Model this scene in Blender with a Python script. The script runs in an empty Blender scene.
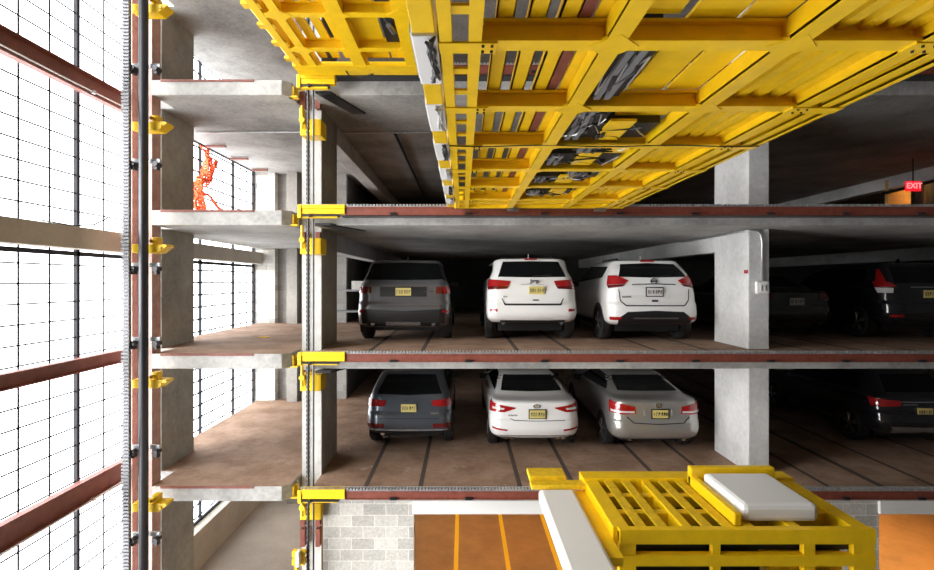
import bpy, math, random
from mathutils import Vector
random.seed(7)
sc = bpy.context.scene
COL = sc.collection
F = 500.0; VX = 463.0; VY = 281.0; ZC = 6.5      # focal length in px, vanishing point, camera height
# ------------------------------------------------------------------ camera
cd = bpy.data.cameras.new('camera'); cam = bpy.data.objects.new('camera', cd); COL.objects.link(cam)
cam.location = (0, 0, ZC); cam.rotation_euler = (math.pi/2, 0, 0)
cd.sensor_width = 36; cd.lens = F/934*36; cd.shift_x = (467-VX)/934; cd.shift_y = (VY-285)/934
cd.clip_start = 0.05; cd.clip_end = 200
sc.camera = cam
# ------------------------------------------------------------------ sky, exposure
wd = bpy.data.worlds.new('overcast_sky'); sc.world = wd; wd.use_nodes = True
bg = wd.node_tree.nodes['Background']; bg.inputs[0].default_value = (0.95, 0.975, 1.0, 1); bg.inputs[1].default_value = 5.0
sc.view_settings.view_transform = 'Standard'; sc.view_settings.look = 'None'
sc.view_settings.gamma = 1.0; sc.view_settings.use_curve_mapping = False; sc.view_settings.exposure = 0.5
sc.cycles.use_denoising = True
sc.cycles.max_bounces = 10; sc.cycles.diffuse_bounces = 6; sc.cycles.sample_clamp_indirect = 8
def portal(loc, rot, sx, sy):
    l = bpy.data.lights.new('daylight_portal', 'AREA'); l.shape = 'RECTANGLE'; l.size = sx; l.size_y = sy
    l.cycles.is_portal = True
    o = bpy.data.objects.new('daylight_portal', l); COL.objects.link(o); o.location = loc; o.rotation_euler = rot
portal((-6.45, 9.0, 6.9), (0, -math.pi/2, 0), 14, 12)      # the open side towards the sky

sl = bpy.data.lights.new('fill_sun', 'SUN'); sl.energy = 6.5; sl.angle = math.radians(55); sl.color = (1, .985, .96)  # sun lamp added to brighten left and front faces; the sky itself is overcast
so = bpy.data.objects.new('fill_sun', sl); COL.objects.link(so); so.location = (-20, -6, 20)
so.rotation_euler = Vector((1, .66, -.14)).to_track_quat('-Z', 'Y').to_euler()
def z(v): return v + ZC
def R(px, py, Y): return Vector(((px-VX)/F*Y, Y, ZC-(py-VY)/F*Y))
# ------------------------------------------------------------------ materials
def newmat(name):
    m = bpy.data.materials.new(name); m.use_nodes = True
    return m, m.node_tree, m.node_tree.nodes['Principled BSDF']
def plain(name, col, rough=.5, metal=0, coat=0, emit=None, es=0, noise=.0, nscale=8, spec=.5):
    m, nt, b = newmat(name)
    b.inputs['Roughness'].default_value = rough; b.inputs['Metallic'].default_value = metal
    b.inputs['Coat Weight'].default_value = coat; b.inputs['Coat Roughness'].default_value = .08
    b.inputs['Specular IOR Level'].default_value = spec
    b.inputs['Base Color'].default_value = (*col, 1)
    if noise:
        tc = nt.nodes.new('ShaderNodeTexCoord'); n = nt.nodes.new('ShaderNodeTexNoise')
        n.inputs['Scale'].default_value = nscale; n.inputs['Detail'].default_value = 6; n.inputs['Roughness'].default_value = .65
        nt.links.new(tc.outputs['Object'], n.inputs['Vector'])
        r = nt.nodes.new('ShaderNodeValToRGB'); r.color_ramp.elements[0].position = .3; r.color_ramp.elements[1].position = .7
        r.color_ramp.elements[0].color = (*[c*(1-noise) for c in col], 1); r.color_ramp.elements[1].color = (*[min(1, c*(1+noise*.5)) for c in col], 1)
        nt.links.new(n.outputs['Fac'], r.inputs['Fac']); nt.links.new(r.outputs['Color'], b.inputs['Base Color'])
    if emit:
        b.inputs['Emission Color'].default_value = (*emit, 1); b.inputs['Emission Strength'].default_value = es
    return m
def concrete(name, col, dark=.55, seams=False, wpos=None):
    m, nt, b = newmat(name); N = nt.nodes; L = nt.links
    g = N.new('ShaderNodeNewGeometry')
    n1 = N.new('ShaderNodeTexNoise'); n1.inputs['Scale'].default_value = .9; n1.inputs['Detail'].default_value = 9; n1.inputs['Roughness'].default_value = .62
    n2 = N.new('ShaderNodeTexNoise'); n2.inputs['Scale'].default_value = 14; n2.inputs['Detail'].default_value = 5
    L.new(g.outputs['Position'], n1.inputs['Vector']); L.new(g.outputs['Position'], n2.inputs['Vector'])
    mx = N.new('ShaderNodeMath'); mx.operation = 'MULTIPLY_ADD'; L.new(n2.outputs['Fac'], mx.inputs[0]); mx.inputs[1].default_value = .35; 
    L.new(n1.outputs['Fac'], mx.inputs[2])
    r = N.new('ShaderNodeValToRGB'); r.color_ramp.elements[0].position = .45; r.color_ramp.elements[1].position = .9
    r.color_ramp.elements[0].color = (*[c*dark for c in col], 1); r.color_ramp.elements[1].color = (*col, 1)
    L.new(mx.outputs[0], r.inputs['Fac'])
    out = r.outputs['Color']
    v = N.new('ShaderNodeTexVoronoi'); v.inputs['Scale'].default_value = 9; L.new(g.outputs['Position'], v.inputs['Vector'])
    pr = N.new('ShaderNodeValToRGB'); pr.color_ramp.elements[0].position = .03; pr.color_ramp.elements[1].position = .09
    pr.color_ramp.elements[0].color = (.45, .43, .4, 1); pr.color_ramp.elements[1].color = (1, 1, 1, 1)
    L.new(v.outputs['Distance'], pr.inputs['Fac'])
    mm = N.new('ShaderNodeMix'); mm.data_type = 'RGBA'; mm.blend_type = 'MULTIPLY'; mm.inputs[0].default_value = .5
    L.new(out, mm.inputs[6]); L.new(pr.outputs['Color'], mm.inputs[7]); out = mm.outputs[2]
    L.new(out, b.inputs['Base Color']); b.inputs['Roughness'].default_value = .88
    bp = N.new('ShaderNodeBump'); bp.inputs['Strength'].default_value = .25; bp.inputs['Distance'].default_value = .02
    L.new(mx.outputs[0], bp.inputs['Height']); L.new(bp.outputs[0], b.inputs['Normal'])
    return m
def slab_mat(name, ca, cb, centers):
    """concrete slab: dusty brown worn top with dark runway grooves, grey fair-faced concrete elsewhere"""
    m = concrete(name, (.53, .52, .50), .42); nt = m.node_tree; N = nt.nodes; L = nt.links; b = N['Principled BSDF']
    grey = b.inputs['Base Color'].links[0].from_socket
    g = N.new('ShaderNodeNewGeometry'); sp = N.new('ShaderNodeSeparateXYZ'); L.new(g.outputs['Position'], sp.inputs[0])
    sn = N.new('ShaderNodeSeparateXYZ'); L.new(g.outputs['True Normal'], sn.inputs[0])
    n = N.new('ShaderNodeTexNoise'); n.inputs['Scale'].default_value = 1.6; n.inputs['Detail'].default_value = 10; n.inputs['Roughness'].default_value = .7
    L.new(g.outputs['Position'], n.inputs['Vector'])
    r = N.new('ShaderNodeValToRGB'); r.color_ramp.elements[0].position = .35; r.color_ramp.elements[1].position = .62
    r.color_ramp.elements[0].color = (*ca, 1); r.color_ramp.elements[1].color = (*cb, 1); L.new(n.outputs['Fac'], r.inputs['Fac'])
    # pale scuffs
    n3 = N.new('ShaderNodeTexNoise'); n3.inputs['Scale'].default_value = 5; n3.inputs['Detail'].default_value = 8; n3.inputs['Distortion'].default_value = 1.5
    L.new(g.outputs['Position'], n3.inputs['Vector'])
    r3 = N.new('ShaderNodeValToRGB'); r3.color_ramp.elements[0].position = .64; r3.color_ramp.elements[1].position = .85
    L.new(n3.outputs['Fac'], r3.inputs['Fac'])
    mix = N.new('ShaderNodeMix'); mix.data_type = 'RGBA'; L.new(r3.outputs['Color'], mix.inputs[0]); L.new(r.outputs['Color'], mix.inputs[6]); mix.inputs[7].default_value = (.45, .4, .35, 1)
    top = mix.outputs[2]
    total = None
    for c in centers:
        d = N.new('ShaderNodeMath'); d.operation = 'COMPARE'; L.new(sp.outputs[0], d.inputs[0]); d.inputs[1].default_value = c; d.inputs[2].default_value = .04
        if total is None: total = d.outputs[0]
        else:
            a = N.new('ShaderNodeMath'); a.operation = 'MAXIMUM'; L.new(total, a.inputs[0]); L.new(d.outputs[0], a.inputs[1]); total = a.outputs[0]
    if total is not None:
        k = N.new('ShaderNodeMix'); k.data_type = 'RGBA'; L.new(total, k.inputs[0]); L.new(top, k.inputs[6]); k.inputs[7].default_value = (.06, .04, .03, 1); top = k.outputs[2]
    up = N.new('ShaderNodeMath'); up.operation = 'GREATER_THAN'; L.new(sn.outputs[2], up.inputs[0]); up.inputs[1].default_value = .7
    fm = N.new('ShaderNodeMix'); fm.data_type = 'RGBA'; L.new(up.outputs[0], fm.inputs[0]); L.new(grey, fm.inputs[6]); L.new(top, fm.inputs[7])
    L.new(fm.outputs[2], b.inputs['Base Color'])
    return m
def block_mat(name, c1, c2, mortar):
    m, nt, b = newmat(name); N = nt.nodes; L = nt.links
    g = N.new('ShaderNodeNewGeometry'); sp = N.new('ShaderNodeSeparateXYZ'); L.new(g.outputs['Position'], sp.inputs[0])
    cb = N.new('ShaderNodeCombineXYZ'); ad = N.new('ShaderNodeMath'); L.new(sp.outputs[0], ad.inputs[0]); L.new(sp.outputs[1], ad.inputs[1])
    L.new(ad.outputs[0], cb.inputs[0]); L.new(sp.outputs[2], cb.inputs[1])
    br = N.new('ShaderNodeTexBrick'); L.new(cb.outputs[0], br.inputs['Vector']); br.inputs['Scale'].default_value = 1
    br.inputs['Brick Width'].default_value = .4; br.inputs['Row Height'].default_value = .2; br.inputs['Mortar Size'].default_value = .006
    br.inputs['Color1'].default_value = (*c1, 1); br.inputs['Color2'].default_value = (*c2, 1); br.inputs['Mortar'].default_value = (*mortar, 1)
    n = N.new('ShaderNodeTexNoise'); n.inputs['Scale'].default_value = 30; L.new(g.outputs['Position'], n.inputs['Vector'])
    mm = N.new('ShaderNodeMix'); mm.data_type = 'RGBA'; mm.blend_type = 'OVERLAY'; mm.inputs[0].default_value = .35
    L.new(br.outputs['Color'], mm.inputs[6]); L.new(n.outputs['Fac'], mm.inputs[7]); L.new(mm.outputs[2], b.inputs['Base Color'])
    b.inputs['Roughness'].default_value = .9
    bp = N.new('ShaderNodeBump'); bp.inputs['Strength'].default_value = .4; bp.inputs['Distance'].default_value = .01; bp.invert = True
    L.new(br.outputs['Fac'], bp.inputs['Height']); L.new(bp.outputs[0], b.inputs['Normal'])
    return m
M = {}
grv = []
for c in (-1.2, 1.45, 3.95, 6.75, 7.65, 9.95, 12.4): grv += [c-.47, c+.47]
M['slab'] = slab_mat('dusty_slab', (.19, .105, .06), (.34, .22, .15), [g for g in grv])
M['ground'] = concrete('ground_concrete', (.42, .35, .29), .7)
M['conc'] = concrete('column_concrete', (.76, .76, .75), .6)
M['concd'] = concrete('old_concrete', (.36, .34, .31), .6)
M['concl'] = concrete('tan_shaded_concrete', (.44, .42, .37), .5)  # tan concrete, darkened in colour for column faces turned from the light
M['dark'] = concrete('dark_concrete', (.12, .115, .11), .6)  # darkness of the unlit depths put into the wall colour
M['sill'] = concrete('sill_concrete', (.52, .47, .40), .7)
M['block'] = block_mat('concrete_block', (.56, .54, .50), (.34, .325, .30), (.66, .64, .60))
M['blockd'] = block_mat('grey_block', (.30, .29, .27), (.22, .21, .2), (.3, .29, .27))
M['yel'] = plain('yellow_paint', (.88, .56, .006), .38, noise=.12, nscale=5)
M['yeld'] = plain('dusty_yellow_paint', (.78, .50, .01), .5, noise=.3, nscale=12)
M['redb'] = plain('red_beam_paint', (.27, .085, .06), .55, noise=.3, nscale=6)
M['red'] = plain('red_oxide_paint', (.20, .05, .03), .55, noise=.35, nscale=9)
M['pink'] = plain('highlit_red_paint', (.55, .33, .29), .6, noise=.3, nscale=6)  # red oxide lightened in colour to carry the daylight highlights
M['steel'] = plain('grey_steel', (.30, .30, .31), .4, .8, noise=.3)
M['lgrey'] = plain('light_grey_plate', (.5, .49, .47), .6, noise=.2)
M['midsteel'] = plain('rack_steel', (.20, .20, .21), .6, .2)
M['dsteel'] = plain('dark_steel', (.05, .05, .055), .35, .7)
M['wire'] = plain('fence_wire', (.02, .02, .025), .9)
M['galv'] = plain('galvanised', (.62, .63, .64), .35, .7, noise=.2)
M['white'] = plain('white_paint', (.80, .80, .79), .4)
M['black'] = plain('black_plastic', (.012, .012, .013), .45)
M['rubber'] = plain('rubber', (.015, .015, .016), .8)
M['glass'] = plain('tinted_glass', (.004, .005, .006), .08, spec=.25)
M['chrome'] = plain('chrome', (.75, .75, .76), .15, 1)
M['rim'] = plain('alloy', (.6, .6, .62), .3, .9)
M['lamp_red'] = plain('red_lens', (.36, .008, .01), .12, coat=1, )
M['lamp_dark'] = plain('dark_red_lens', (.12, .006, .008), .15, coat=1)
M['lamp_clear'] = plain('clear_lens', (.7, .68, .68), .12, coat=1)
M['plate_y'] = plain('yellow_plate', (.72, .60, .20), .45)
M['plate_w'] = plain('white_plate', (.75, .73, .72), .45)
M['ink'] = plain('plate_ink', (.03, .03, .04), .6)
M['orange_net'] = plain('orange_netting', (.85, .12, .02), .6)
M['tan'] = plain('cardboard', (.45, .3, .15), .8)
M['p_white'] = plain('white_car_paint', (.88, .88, .87), .3, coat=1)
M['p_grey'] = plain('grey_car_paint', (.14, .14, .15), .28, .4, coat=1)
M['p_slate'] = plain('slate_car_paint', (.09, .105, .13), .3, .5, coat=1)
M['p_silver'] = plain('silver_car_paint', (.50, .49, .47), .3, .65, coat=1)
M['p_black'] = plain('black_car_paint', (.008, .008, .012), .2, coat=1)
M['p_dark'] = plain('dark_car_paint', (.035, .035, .038), .25, coat=1)
M['floor_or'] = plain('warm_floor', (.36, .20, .09), .6, noise=.25, nscale=2)
M['line_y'] = plain('yellow_floor_paint', (.85, .55, .03), .6)
M['sod'] = plain('sodium_tube', (1, .6, .2), .5, emit=(1, .52, .16), es=30)
M['exit'] = plain('exit_red', (.8, .02, .02), .5, emit=(1, .01, .03), es=.7)
M['exit_l'] = plain('exit_letters', (1, .6, .6), .5, emit=(1, .25, .25), es=1.0)
M['lit_room'] = plain('lit_room_orange', (.7, .42, .15), .6, noise=.25)  # orange light of the room beyond put into the panel colour
# ------------------------------------------------------------------ mesh helpers
class MB:
    def __init__(s): s.v = []; s.f = []
    def add(s, vs, fs):
        k = len(s.v); s.v += [tuple(v) for v in vs]; s.f += [tuple(i+k for i in f) for f in fs]; return s
    def box(s, x0, x1, y0, y1, z0, z1):
        x0, x1 = sorted((x0, x1)); y0, y1 = sorted((y0, y1)); z0, z1 = sorted((z0, z1))
        return s.add([(x0,y0,z0),(x1,y0,z0),(x1,y1,z0),(x0,y1,z0),(x0,y0,z1),(x1,y0,z1),(x1,y1,z1),(x0,y1,z1)],
                     [(0,3,2,1),(4,5,6,7),(0,1,5,4),(1,2,6,5),(2,3,7,6),(3,0,4,7)])
    def prism(s, poly, axis, a, b):
        # poly: 2-D points counter-clockwise in the two remaining axes
        def P(p, t):
            return {'x': (t, p[0], p[1]), 'y': (p[0], t, p[1]), 'z': (p[0], p[1], t)}[axis]
        n = len(poly); vs = [P(p, a) for p in poly] + [P(p, b) for p in poly]
        fs = [tuple(range(n-1, -1, -1)), tuple(range(n, 2*n))] + [(i, (i+1) % n, (i+1) % n+n, i+n) for i in range(n)]
        if axis == 'y': fs = [f[::-1] for f in fs]
        return s.add(vs, fs)
    def cyl(s, p0, p1, r, n=10, r2=None):
        p0 = Vector(p0); p1 = Vector(p1); d = (p1-p0).normalized(); r2 = r if r2 is None else r2
        u = d.orthogonal().normalized(); w = d.cross(u)
        vs = [p0+(u*math.cos(2*math.pi*i/n)+w*math.sin(2*math.pi*i/n))*r for i in range(n)]
        vs += [p1+(u*math.cos(2*math.pi*i/n)+w*math.sin(2*math.pi*i/n))*r2 for i in range(n)]
        return s.add(vs, [tuple(range(n-1, -1, -1)), tuple(range(n, 2*n))]+[(i, (i+1) % n, (i+1) % n+n, i+n) for i in range(n)])
    def tube(s, pts, r, n=6):
        pts = [Vector(p) for p in pts]; vs = []; fs = []; u = None
        for i, p in enumerate(pts):
            d = (pts[min(i+1, len(pts)-1)]-pts[max(i-1, 0)]).normalized()
            u = d.orthogonal().normalized() if u is None else (u-d*u.dot(d)).normalized()
            w = d.cross(u)
            vs += [p+(u*math.cos(2*math.pi*k/n)+w*math.sin(2*math.pi*k/n))*r for k in range(n)]
        for i in range(len(pts)-1):
            fs += [(i*n+k, i*n+(k+1) % n, (i+1)*n+(k+1) % n, (i+1)*n+k) for k in range(n)]
        fs += [tuple(range(n-1, -1, -1)), tuple(range((len(pts)-1)*n, len(pts)*n))]
        return s.add(vs, fs)
    def build(s, name, mat, parent=None, bevel=0, smooth=False, base=True):
        me = bpy.data.meshes.new(name); o = bpy.data.objects.new(name, me); COL.objects.link(o)
        off = Vector((0, 0, 0))
        if parent is not None:
            o.parent = parent; off = Vector(parent.get('_w', (0, 0, 0))); o['_w'] = tuple(off)
        elif base:
            xs = [v[0] for v in s.v]; ys = [v[1] for v in s.v]; zs = [v[2] for v in s.v]
            off = Vector(((min(xs)+max(xs))/2, (min(ys)+max(ys))/2, min(zs))); o.location = off; o['_w'] = tuple(off)
        me.from_pydata([tuple(Vector(v)-off) for v in s.v], [], s.f); me.validate()
        me.materials.append(M[mat] if isinstance(mat, str) else mat)
        if smooth: me.polygons.foreach_set('use_smooth', [True]*len(me.polygons))
        if bevel:
            b = o.modifiers.new('bevel', 'BEVEL'); b.width = bevel; b.segments = 2; b.limit_method = 'ANGLE'
        return o
def thing(name, label, cat, loc, group=None):
    o = bpy.data.objects.new(name, None); COL.objects.link(o); o.location = loc; o.empty_display_size = .1
    o['_w'] = tuple(loc); return tag(o, label, cat, group)
def tag(o, label, cat, group=None, kind=None):
    o['label'] = label; o['category'] = cat
    if group: o['group'] = group
    if kind: o['kind'] = kind
    return o
def struct(o): o['kind'] = 'structure'; return o
def text(parent, body, size, loc, mat, name='lettering', rot=(math.pi/2, 0, 0), depth=.004, bold=0, sx=1):
    c = bpy.data.curves.new('t', 'FONT'); c.body = body; c.size = size; c.align_x = 'CENTER'; c.align_y = 'CENTER'; c.extrude = depth; c.offset = bold
    t = bpy.data.objects.new('t', c); COL.objects.link(t)
    me = bpy.data.meshes.new_from_object(t); bpy.data.objects.remove(t); bpy.data.curves.remove(c)
    me.materials.clear(); me.materials.append(M[mat]); me.name = name
    for v in me.vertices: v.co.x *= sx
    o = bpy.data.objects.new(name, me); COL.objects.link(o); o.parent = parent; o.location = loc; o.rotation_euler = rot
    return o
# ================================================================== SETTING
XF = -6.05                         # plane of the open fenced side
LV = {'ground': z(-6.5), 'C': z(-3.53), 'B': z(-1.25), 'A': z(1.22), 'Z': z(3.46), 'W': z(5.35)}
TH = .26
XR = 19.0; YB = 23.0
def slab_poly():
    return [(-5.36, 8.6), (-3.12, 8.6), (-2.98, 8.72), (-2.98, 9.19), (-2.59, 9.19), (-2.59, 8.6), (XR, 8.6), (XR, YB), (XF-.05, YB), (XF-.05, 9.28), (-5.36, 9.28)]
for lv in ('C', 'B', 'A', 'Z', 'W'):
    b = MB(); b.prism(slab_poly(), 'z', LV[lv]-TH, LV[lv])
    struct(b.build('floor' if lv != 'W' else 'ceiling', 'slab', bevel=.012))
# ceiling beams running back along the column lines, below each upper slab
k = 1
for lv in ('B', 'A', 'Z', 'W'):
    for (xa, xb) in ((-2.95, -2.61), (5.30, 5.65), (13.1, 13.5)):
        if lv == 'W' : continue
        b = MB().box(xa, xb, 10.3 if xa < 10 else 8.9, YB-.05, LV[lv]-TH-.36, LV[lv]-TH+.01)
        struct(b.build('trim_%d' % k, 'conc', bevel=.01)); k += 1
# ground floor: shaft floor and car hall
struct(MB().box(-6.4, -2.6, 4.0, YB, z(-6.75), z(-6.5)).build('floor', 'ground'))
struct(MB().box(-2.6, XR, 8.25, YB, z(-6.75), z(-6.5)).build('floor', 'floor_or'))
struct(MB().box(-2.6, XR, -5, 8.25, z(-9.3), z(-9.0)).build('floor', 'concd'))
struct(MB().box(-6.4, -2.6, -5, 4.0, z(-9.3), z(-9.0)).build('floor', 'concd'))
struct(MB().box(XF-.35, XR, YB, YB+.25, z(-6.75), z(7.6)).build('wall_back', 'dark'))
struct(MB().box(XF-.35, XF-.1, -5.0, 1.6, z(-9.3), z(7.6)).build('wall_left_blocker', 'dark'))  # unseen solid wall added to block daylight from beside the camera
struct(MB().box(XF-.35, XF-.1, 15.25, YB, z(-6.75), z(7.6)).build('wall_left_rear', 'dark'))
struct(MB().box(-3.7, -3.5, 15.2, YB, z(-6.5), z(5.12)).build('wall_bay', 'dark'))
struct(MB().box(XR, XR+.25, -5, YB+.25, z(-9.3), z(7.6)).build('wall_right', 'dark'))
struct(MB().box(XF-.3, XR, -5.25, -5, z(-9.3), z(7.6)).build('wall_front_blocker', 'dark'))  # unseen dark wall added behind the camera to dim the front light
struct(MB().box(XF-.35, XR, -5.25, YB+.25, z(7.3), z(7.55)).build('ceiling', 'concd'))
# dark rear wall of the left bay with pilaster
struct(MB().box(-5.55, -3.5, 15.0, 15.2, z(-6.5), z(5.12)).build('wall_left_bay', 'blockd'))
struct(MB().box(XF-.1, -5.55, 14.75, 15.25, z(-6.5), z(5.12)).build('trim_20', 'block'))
struct(MB().box(-5.15, -4.85, 14.6, 15.0, z(-6.5), z(5.12)).build('trim_21', 'concd'))
# spandrel beam and low sill wall on the fence line
struct(MB().box(XF-.15, XF+.12, -4.9, 9.25, z(.50), z(.84)).build('trim_22', 'sill', bevel=.01))
struct(MB().box(XF-.15, XF+.12, 10.42, 14.75, z(.50), z(.84)).build('trim_23', 'sill', bevel=.01))
struct(MB().box(XF-.2, XF+.12, 10.42, 14.75, z(-6.5), z(-5.62)).build('wall_sill', 'sill', bevel=.015))
# block wall under the second slab with two openings
zt = LV['C']-TH
b = MB()
zo = z(-4.06); xl, xr1, xr2, xr3 = -.86, 3.35, 7.28, 11.5
b.box(-2.45, xl, 8.75, 9.0, z(-6.5), zt); b.box(xr1, xr2, 8.75, 9.0, z(-6.5), zt); b.box(xr3, XR, 8.75, 9.0, z(-6.5), zt)
b.box(xl, xr1, 8.75, 9.0, z(-3.80), zt); b.box(xr2, xr3, 8.75, 9.0, z(-3.80), zt)
struct(b.build('wall_block', 'block'))
tag(MB().box(xl-.02, xr1+.02, 8.70, 9.0, zo, z(-3.80)).build('lintel', 'white', bevel=.006), 'long white lintel over the wide left opening in block wall', 'lintel', 'lintels')
tag(MB().box(xr2-.02, xr3, 8.70, 9.0, zo, z(-3.80)).build('lintel', 'white', bevel=.006), 'white lintel over the opening at the right edge of block wall', 'lintel', 'lintels')
for i, (xx, xx2) in enumerate(((-.16, -.16), (1.03, 1.03), (2.18, 2.18))):
    b = MB().box(xx-.05, xx+.05, 9.1, 16.5, z(-6.5), z(-6.494))
    tag(b.build('floor_line', 'line_y'), ['yellow line painted on orange floor nearest the block wall corner', 'middle yellow painted line seen through wide opening', 'third yellow painted line, beside the yellow carriage'][i], 'floor marking', 'yellow floor lines')
b = MB().prism([(8.2, 9.1), (8.3, 9.1), (11.3, 16), (11.2, 16)], 'z', z(-6.5), z(-6.494)); tag(b.build('floor_line', 'line_y'), 'slanting yellow line on orange floor behind the right opening', 'floor marking', 'yellow floor lines')
# columns
def column(x0, x1, y0, y1, label, mat='conc'):
    o = MB().box(x0, x1, y0, y1, z(-6.5), z(5.12)).build('concrete_column', mat, bevel=.02)
    return tag(o, label, 'column', 'concrete columns')
column(-6.1, -5.60, 9.29, 10.42, 'concrete column at the open mesh fence behind the round dark guide pole', 'concl')
column(-2.97, -2.60, 9.2, 10.33, 'concrete column behind the paired cables, left of the dark grey car', 'concl')
column(5.25, 5.64, 9.2, 10.45, 'pale concrete column with conduit and switch box, right of the parked white cars')
tag(MB().cyl((-4.62, 14.7, z(-6.5)), (-4.62, 14.7, z(5.1)), .06, 12).build('drain_pipe', 'galv', smooth=True), 'grey vertical pipe against the rear wall of left bay', 'pipe')
# conduit + switch box on right column
t = thing('switch_box', 'white square electrical switch box on the front of right column', 'switch box', (5.48, 9.2, z(-.2)))
MB().box(5.36, 5.60, 9.12, 9.2, z(-.24), z(-.0)).build('housing', 'white', t, bevel=.03)
MB().box(5.42, 5.54, 9.108, 9.12, z(-.19), z(-.06)).build('cover', 'white', t, bevel=.01)
MB().box(5.44, 5.45, 9.10, 9.108, z(-.17), z(-.08)).box(5.51, 5.52, 9.10, 9.108, z(-.17), z(-.08)).build('button', 'dsteel', t)
c = MB().tube([(5.48, 9.16, z(0)), (5.48, 9.16, z(.72)), (5.46, 9.16, z(.84)), (5.40, 9.16, z(.91)), (5.30, 9.16, z(.925)), (5.21, 9.18, z(.925)), (5.20, 9.6, z(.925)), (5.20, 12, z(.925))], .022, 8)
tag(c.build('conduit', 'galv', smooth=True), 'thin grey conduit bending down right column to the switch box', 'conduit')
tag(MB().box(5.242, 5.251, 9.21, 9.33, z(.14), z(.205)).build('paint_mark', 'lamp_red'), 'small red paint mark on the left face of right column', 'paint mark')
# ================================================================== FENCE
YP = [1.68, 3.26, 4.84, 6.42, 8.0, 9.8, 11.75, 13.42, 14.72]
fx = XF-.13
t = thing('mesh_fence', 'tall wire mesh fence closing the open left side against white sky', 'fence', (fx, 5, z(-6.5)))
for y in YP: MB().box(fx-.03, fx+.03, y-.03, y+.03, z(-6.5), z(7.2)).build('post', 'wire', t)
for a, b2 in zip(YP[:-1], YP[1:]):
    b = MB(); n = max(2, round((b2-a)/.52)); 
    for i in range(1, n):
        y = a+(b2-a)*i/n; b.box(fx-.006, fx+.006, y-.013, y+.013, z(-6.4), z(7.2))
    zz = -6.35; wr_ = .011 if a < 9 else .017
    while zz < 7.2:
        b.box(fx-.006, fx+.006, a, b2, z(zz)-wr_, z(zz)+wr_); zz += .287
    b.build('wire_panel', 'wire', t)
MB().box(fx-.03, fx+.03, 2.6, 14.72, z(.40), z(.47)).build('head_rail', 'wire', t)
MB().box(fx-.03, fx+.03, 2.6, 14.72, z(3.2), z(3.24)).build('head_rail', 'wire', t)
MB().box(fx-.03, fx+.03, 10.4, 14.75, z(-5.62), z(-5.57)).build('bottom_rail', 'wire', t)
# red horizontal beams in front of the fence
for zz, lab, h in ((2.98, 'red steel beam crossing the fence highest, near the top left corner', .33), (-1.43, 'red steel beam crossing the fence at the upper parked row floor level', .22), (-3.54, 'lowest red steel beam crossing the fence, at bottom left', .38)):
    t = thing('steel_beam', lab, 'beam', (XF, 2, z(zz)), 'red beams on the fence side')
    b = MB(); b.box(XF-.02, XF+.0, -4.5, 8.9, z(zz), z(zz+h)); b.box(XF-.0, XF+.1, -4.5, 8.9, z(zz), z(zz)+.02); b.box(XF, XF+.1, -4.5, 8.9, z(zz+h)-.02, z(zz+h))
    b.build('channel', 'redb', t)
    if h > .3:
        MB().tube([(XF+.13, -4, z(zz)+.05), (XF+.13, 4, z(zz)+.05), (XF+.14, 7.6, z(zz)+.04), (XF+.13, 8.7, z(zz)+.06)], .012).build('cable', 'white', t)
        for y in (-1, 1.5, 4, 6.2, 8): MB().box(XF+.1, XF+.16, y-.03, y+.03, z(zz)+.02, z(zz)+.07).build('clip', 'galv', t)
tag(MB().tube([(XF+.1, 7.0, z(.86)), (XF+.2, 7.5, z(.83)), (XF+.3, 7.8, z(.88)), (XF+.4, 7.95, z(1.0))], .012).build('loose_cable', 'dsteel'), 'thin dark loose cable curving from spandrel beam to guide mast', 'cable')
# ================================================================== GUIDE MASTS
# left mast
t = thing('guide_mast', 'tall guide mast with round dark pole, toothed rack and yellow brackets by fence', 'mast', (-5.2, 8.1, z(-6.5)))
Ym = 8.0
def mx(px, Y): return (px-VX)/F*Y
MB().box(mx(128.5, 8.7), mx(136, 8.7), 8.6, 8.75, z(-6.4), z(5)).build('channel', 'pink', t)
MB().box(mx(149, 8.7), mx(155.5, 8.7), 8.6, 8.85, z(-6.4), z(5)).build('channel', 'pink', t)
MB().box(mx(134, 8.8), mx(151, 8.8), 8.76, 8.8, z(-6.4), z(5)).build('back_plate', 'lgrey', t)
MB().cyl((mx(143.5, Ym), Ym, z(-6.4)), (mx(143.5, Ym), Ym, z(7.2)), .07, 20).build('pole', 'dsteel', t, smooth=True)
b = MB(); xr = mx(126, Ym); b.box(xr-.05, xr+.05, Ym, Ym+.05, z(-6.4), z(7)); zz = -5.6
while zz < 5:
    b.box(xr-.06, xr+.06, Ym-.03, Ym, z(zz), z(zz)+.03); zz += .056
b.build('rack', 'midsteel', t)
def hexbr(pm, Y):   # yellow bracket with bevelled right end
    b = MB(); x0, x1 = mx(128.5, Y), mx(164, Y); zc = z((VY-pm)/F*Y)
    b.prism([(x0, zc-.09), (x1-.14, zc-.09), (x1, zc+.02), (x1-.02, zc+.05), (x0, zc+.05)], 'y', Y+.08, Y+.3)
    b.box(x1-.27, x1-.17, Y+.12, Y+.25, zc+.05, zc+.17)
    o = b.build('bracket', 'yel', t, bevel=.008)
    b = MB(); b.cyl((x1-.24, Y+.05, zc+.1), (x1-.24, Y+.12, zc+.1), .03, 8); b.cyl((x1-.1, Y+.05, zc-.02), (x1-.1, Y+.12, zc-.02), .025, 6)
    b.build('bolt', 'yeld', o)
for pm in (4, 123, 247, 384, 509): hexbr(pm, 8.05)
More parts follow.
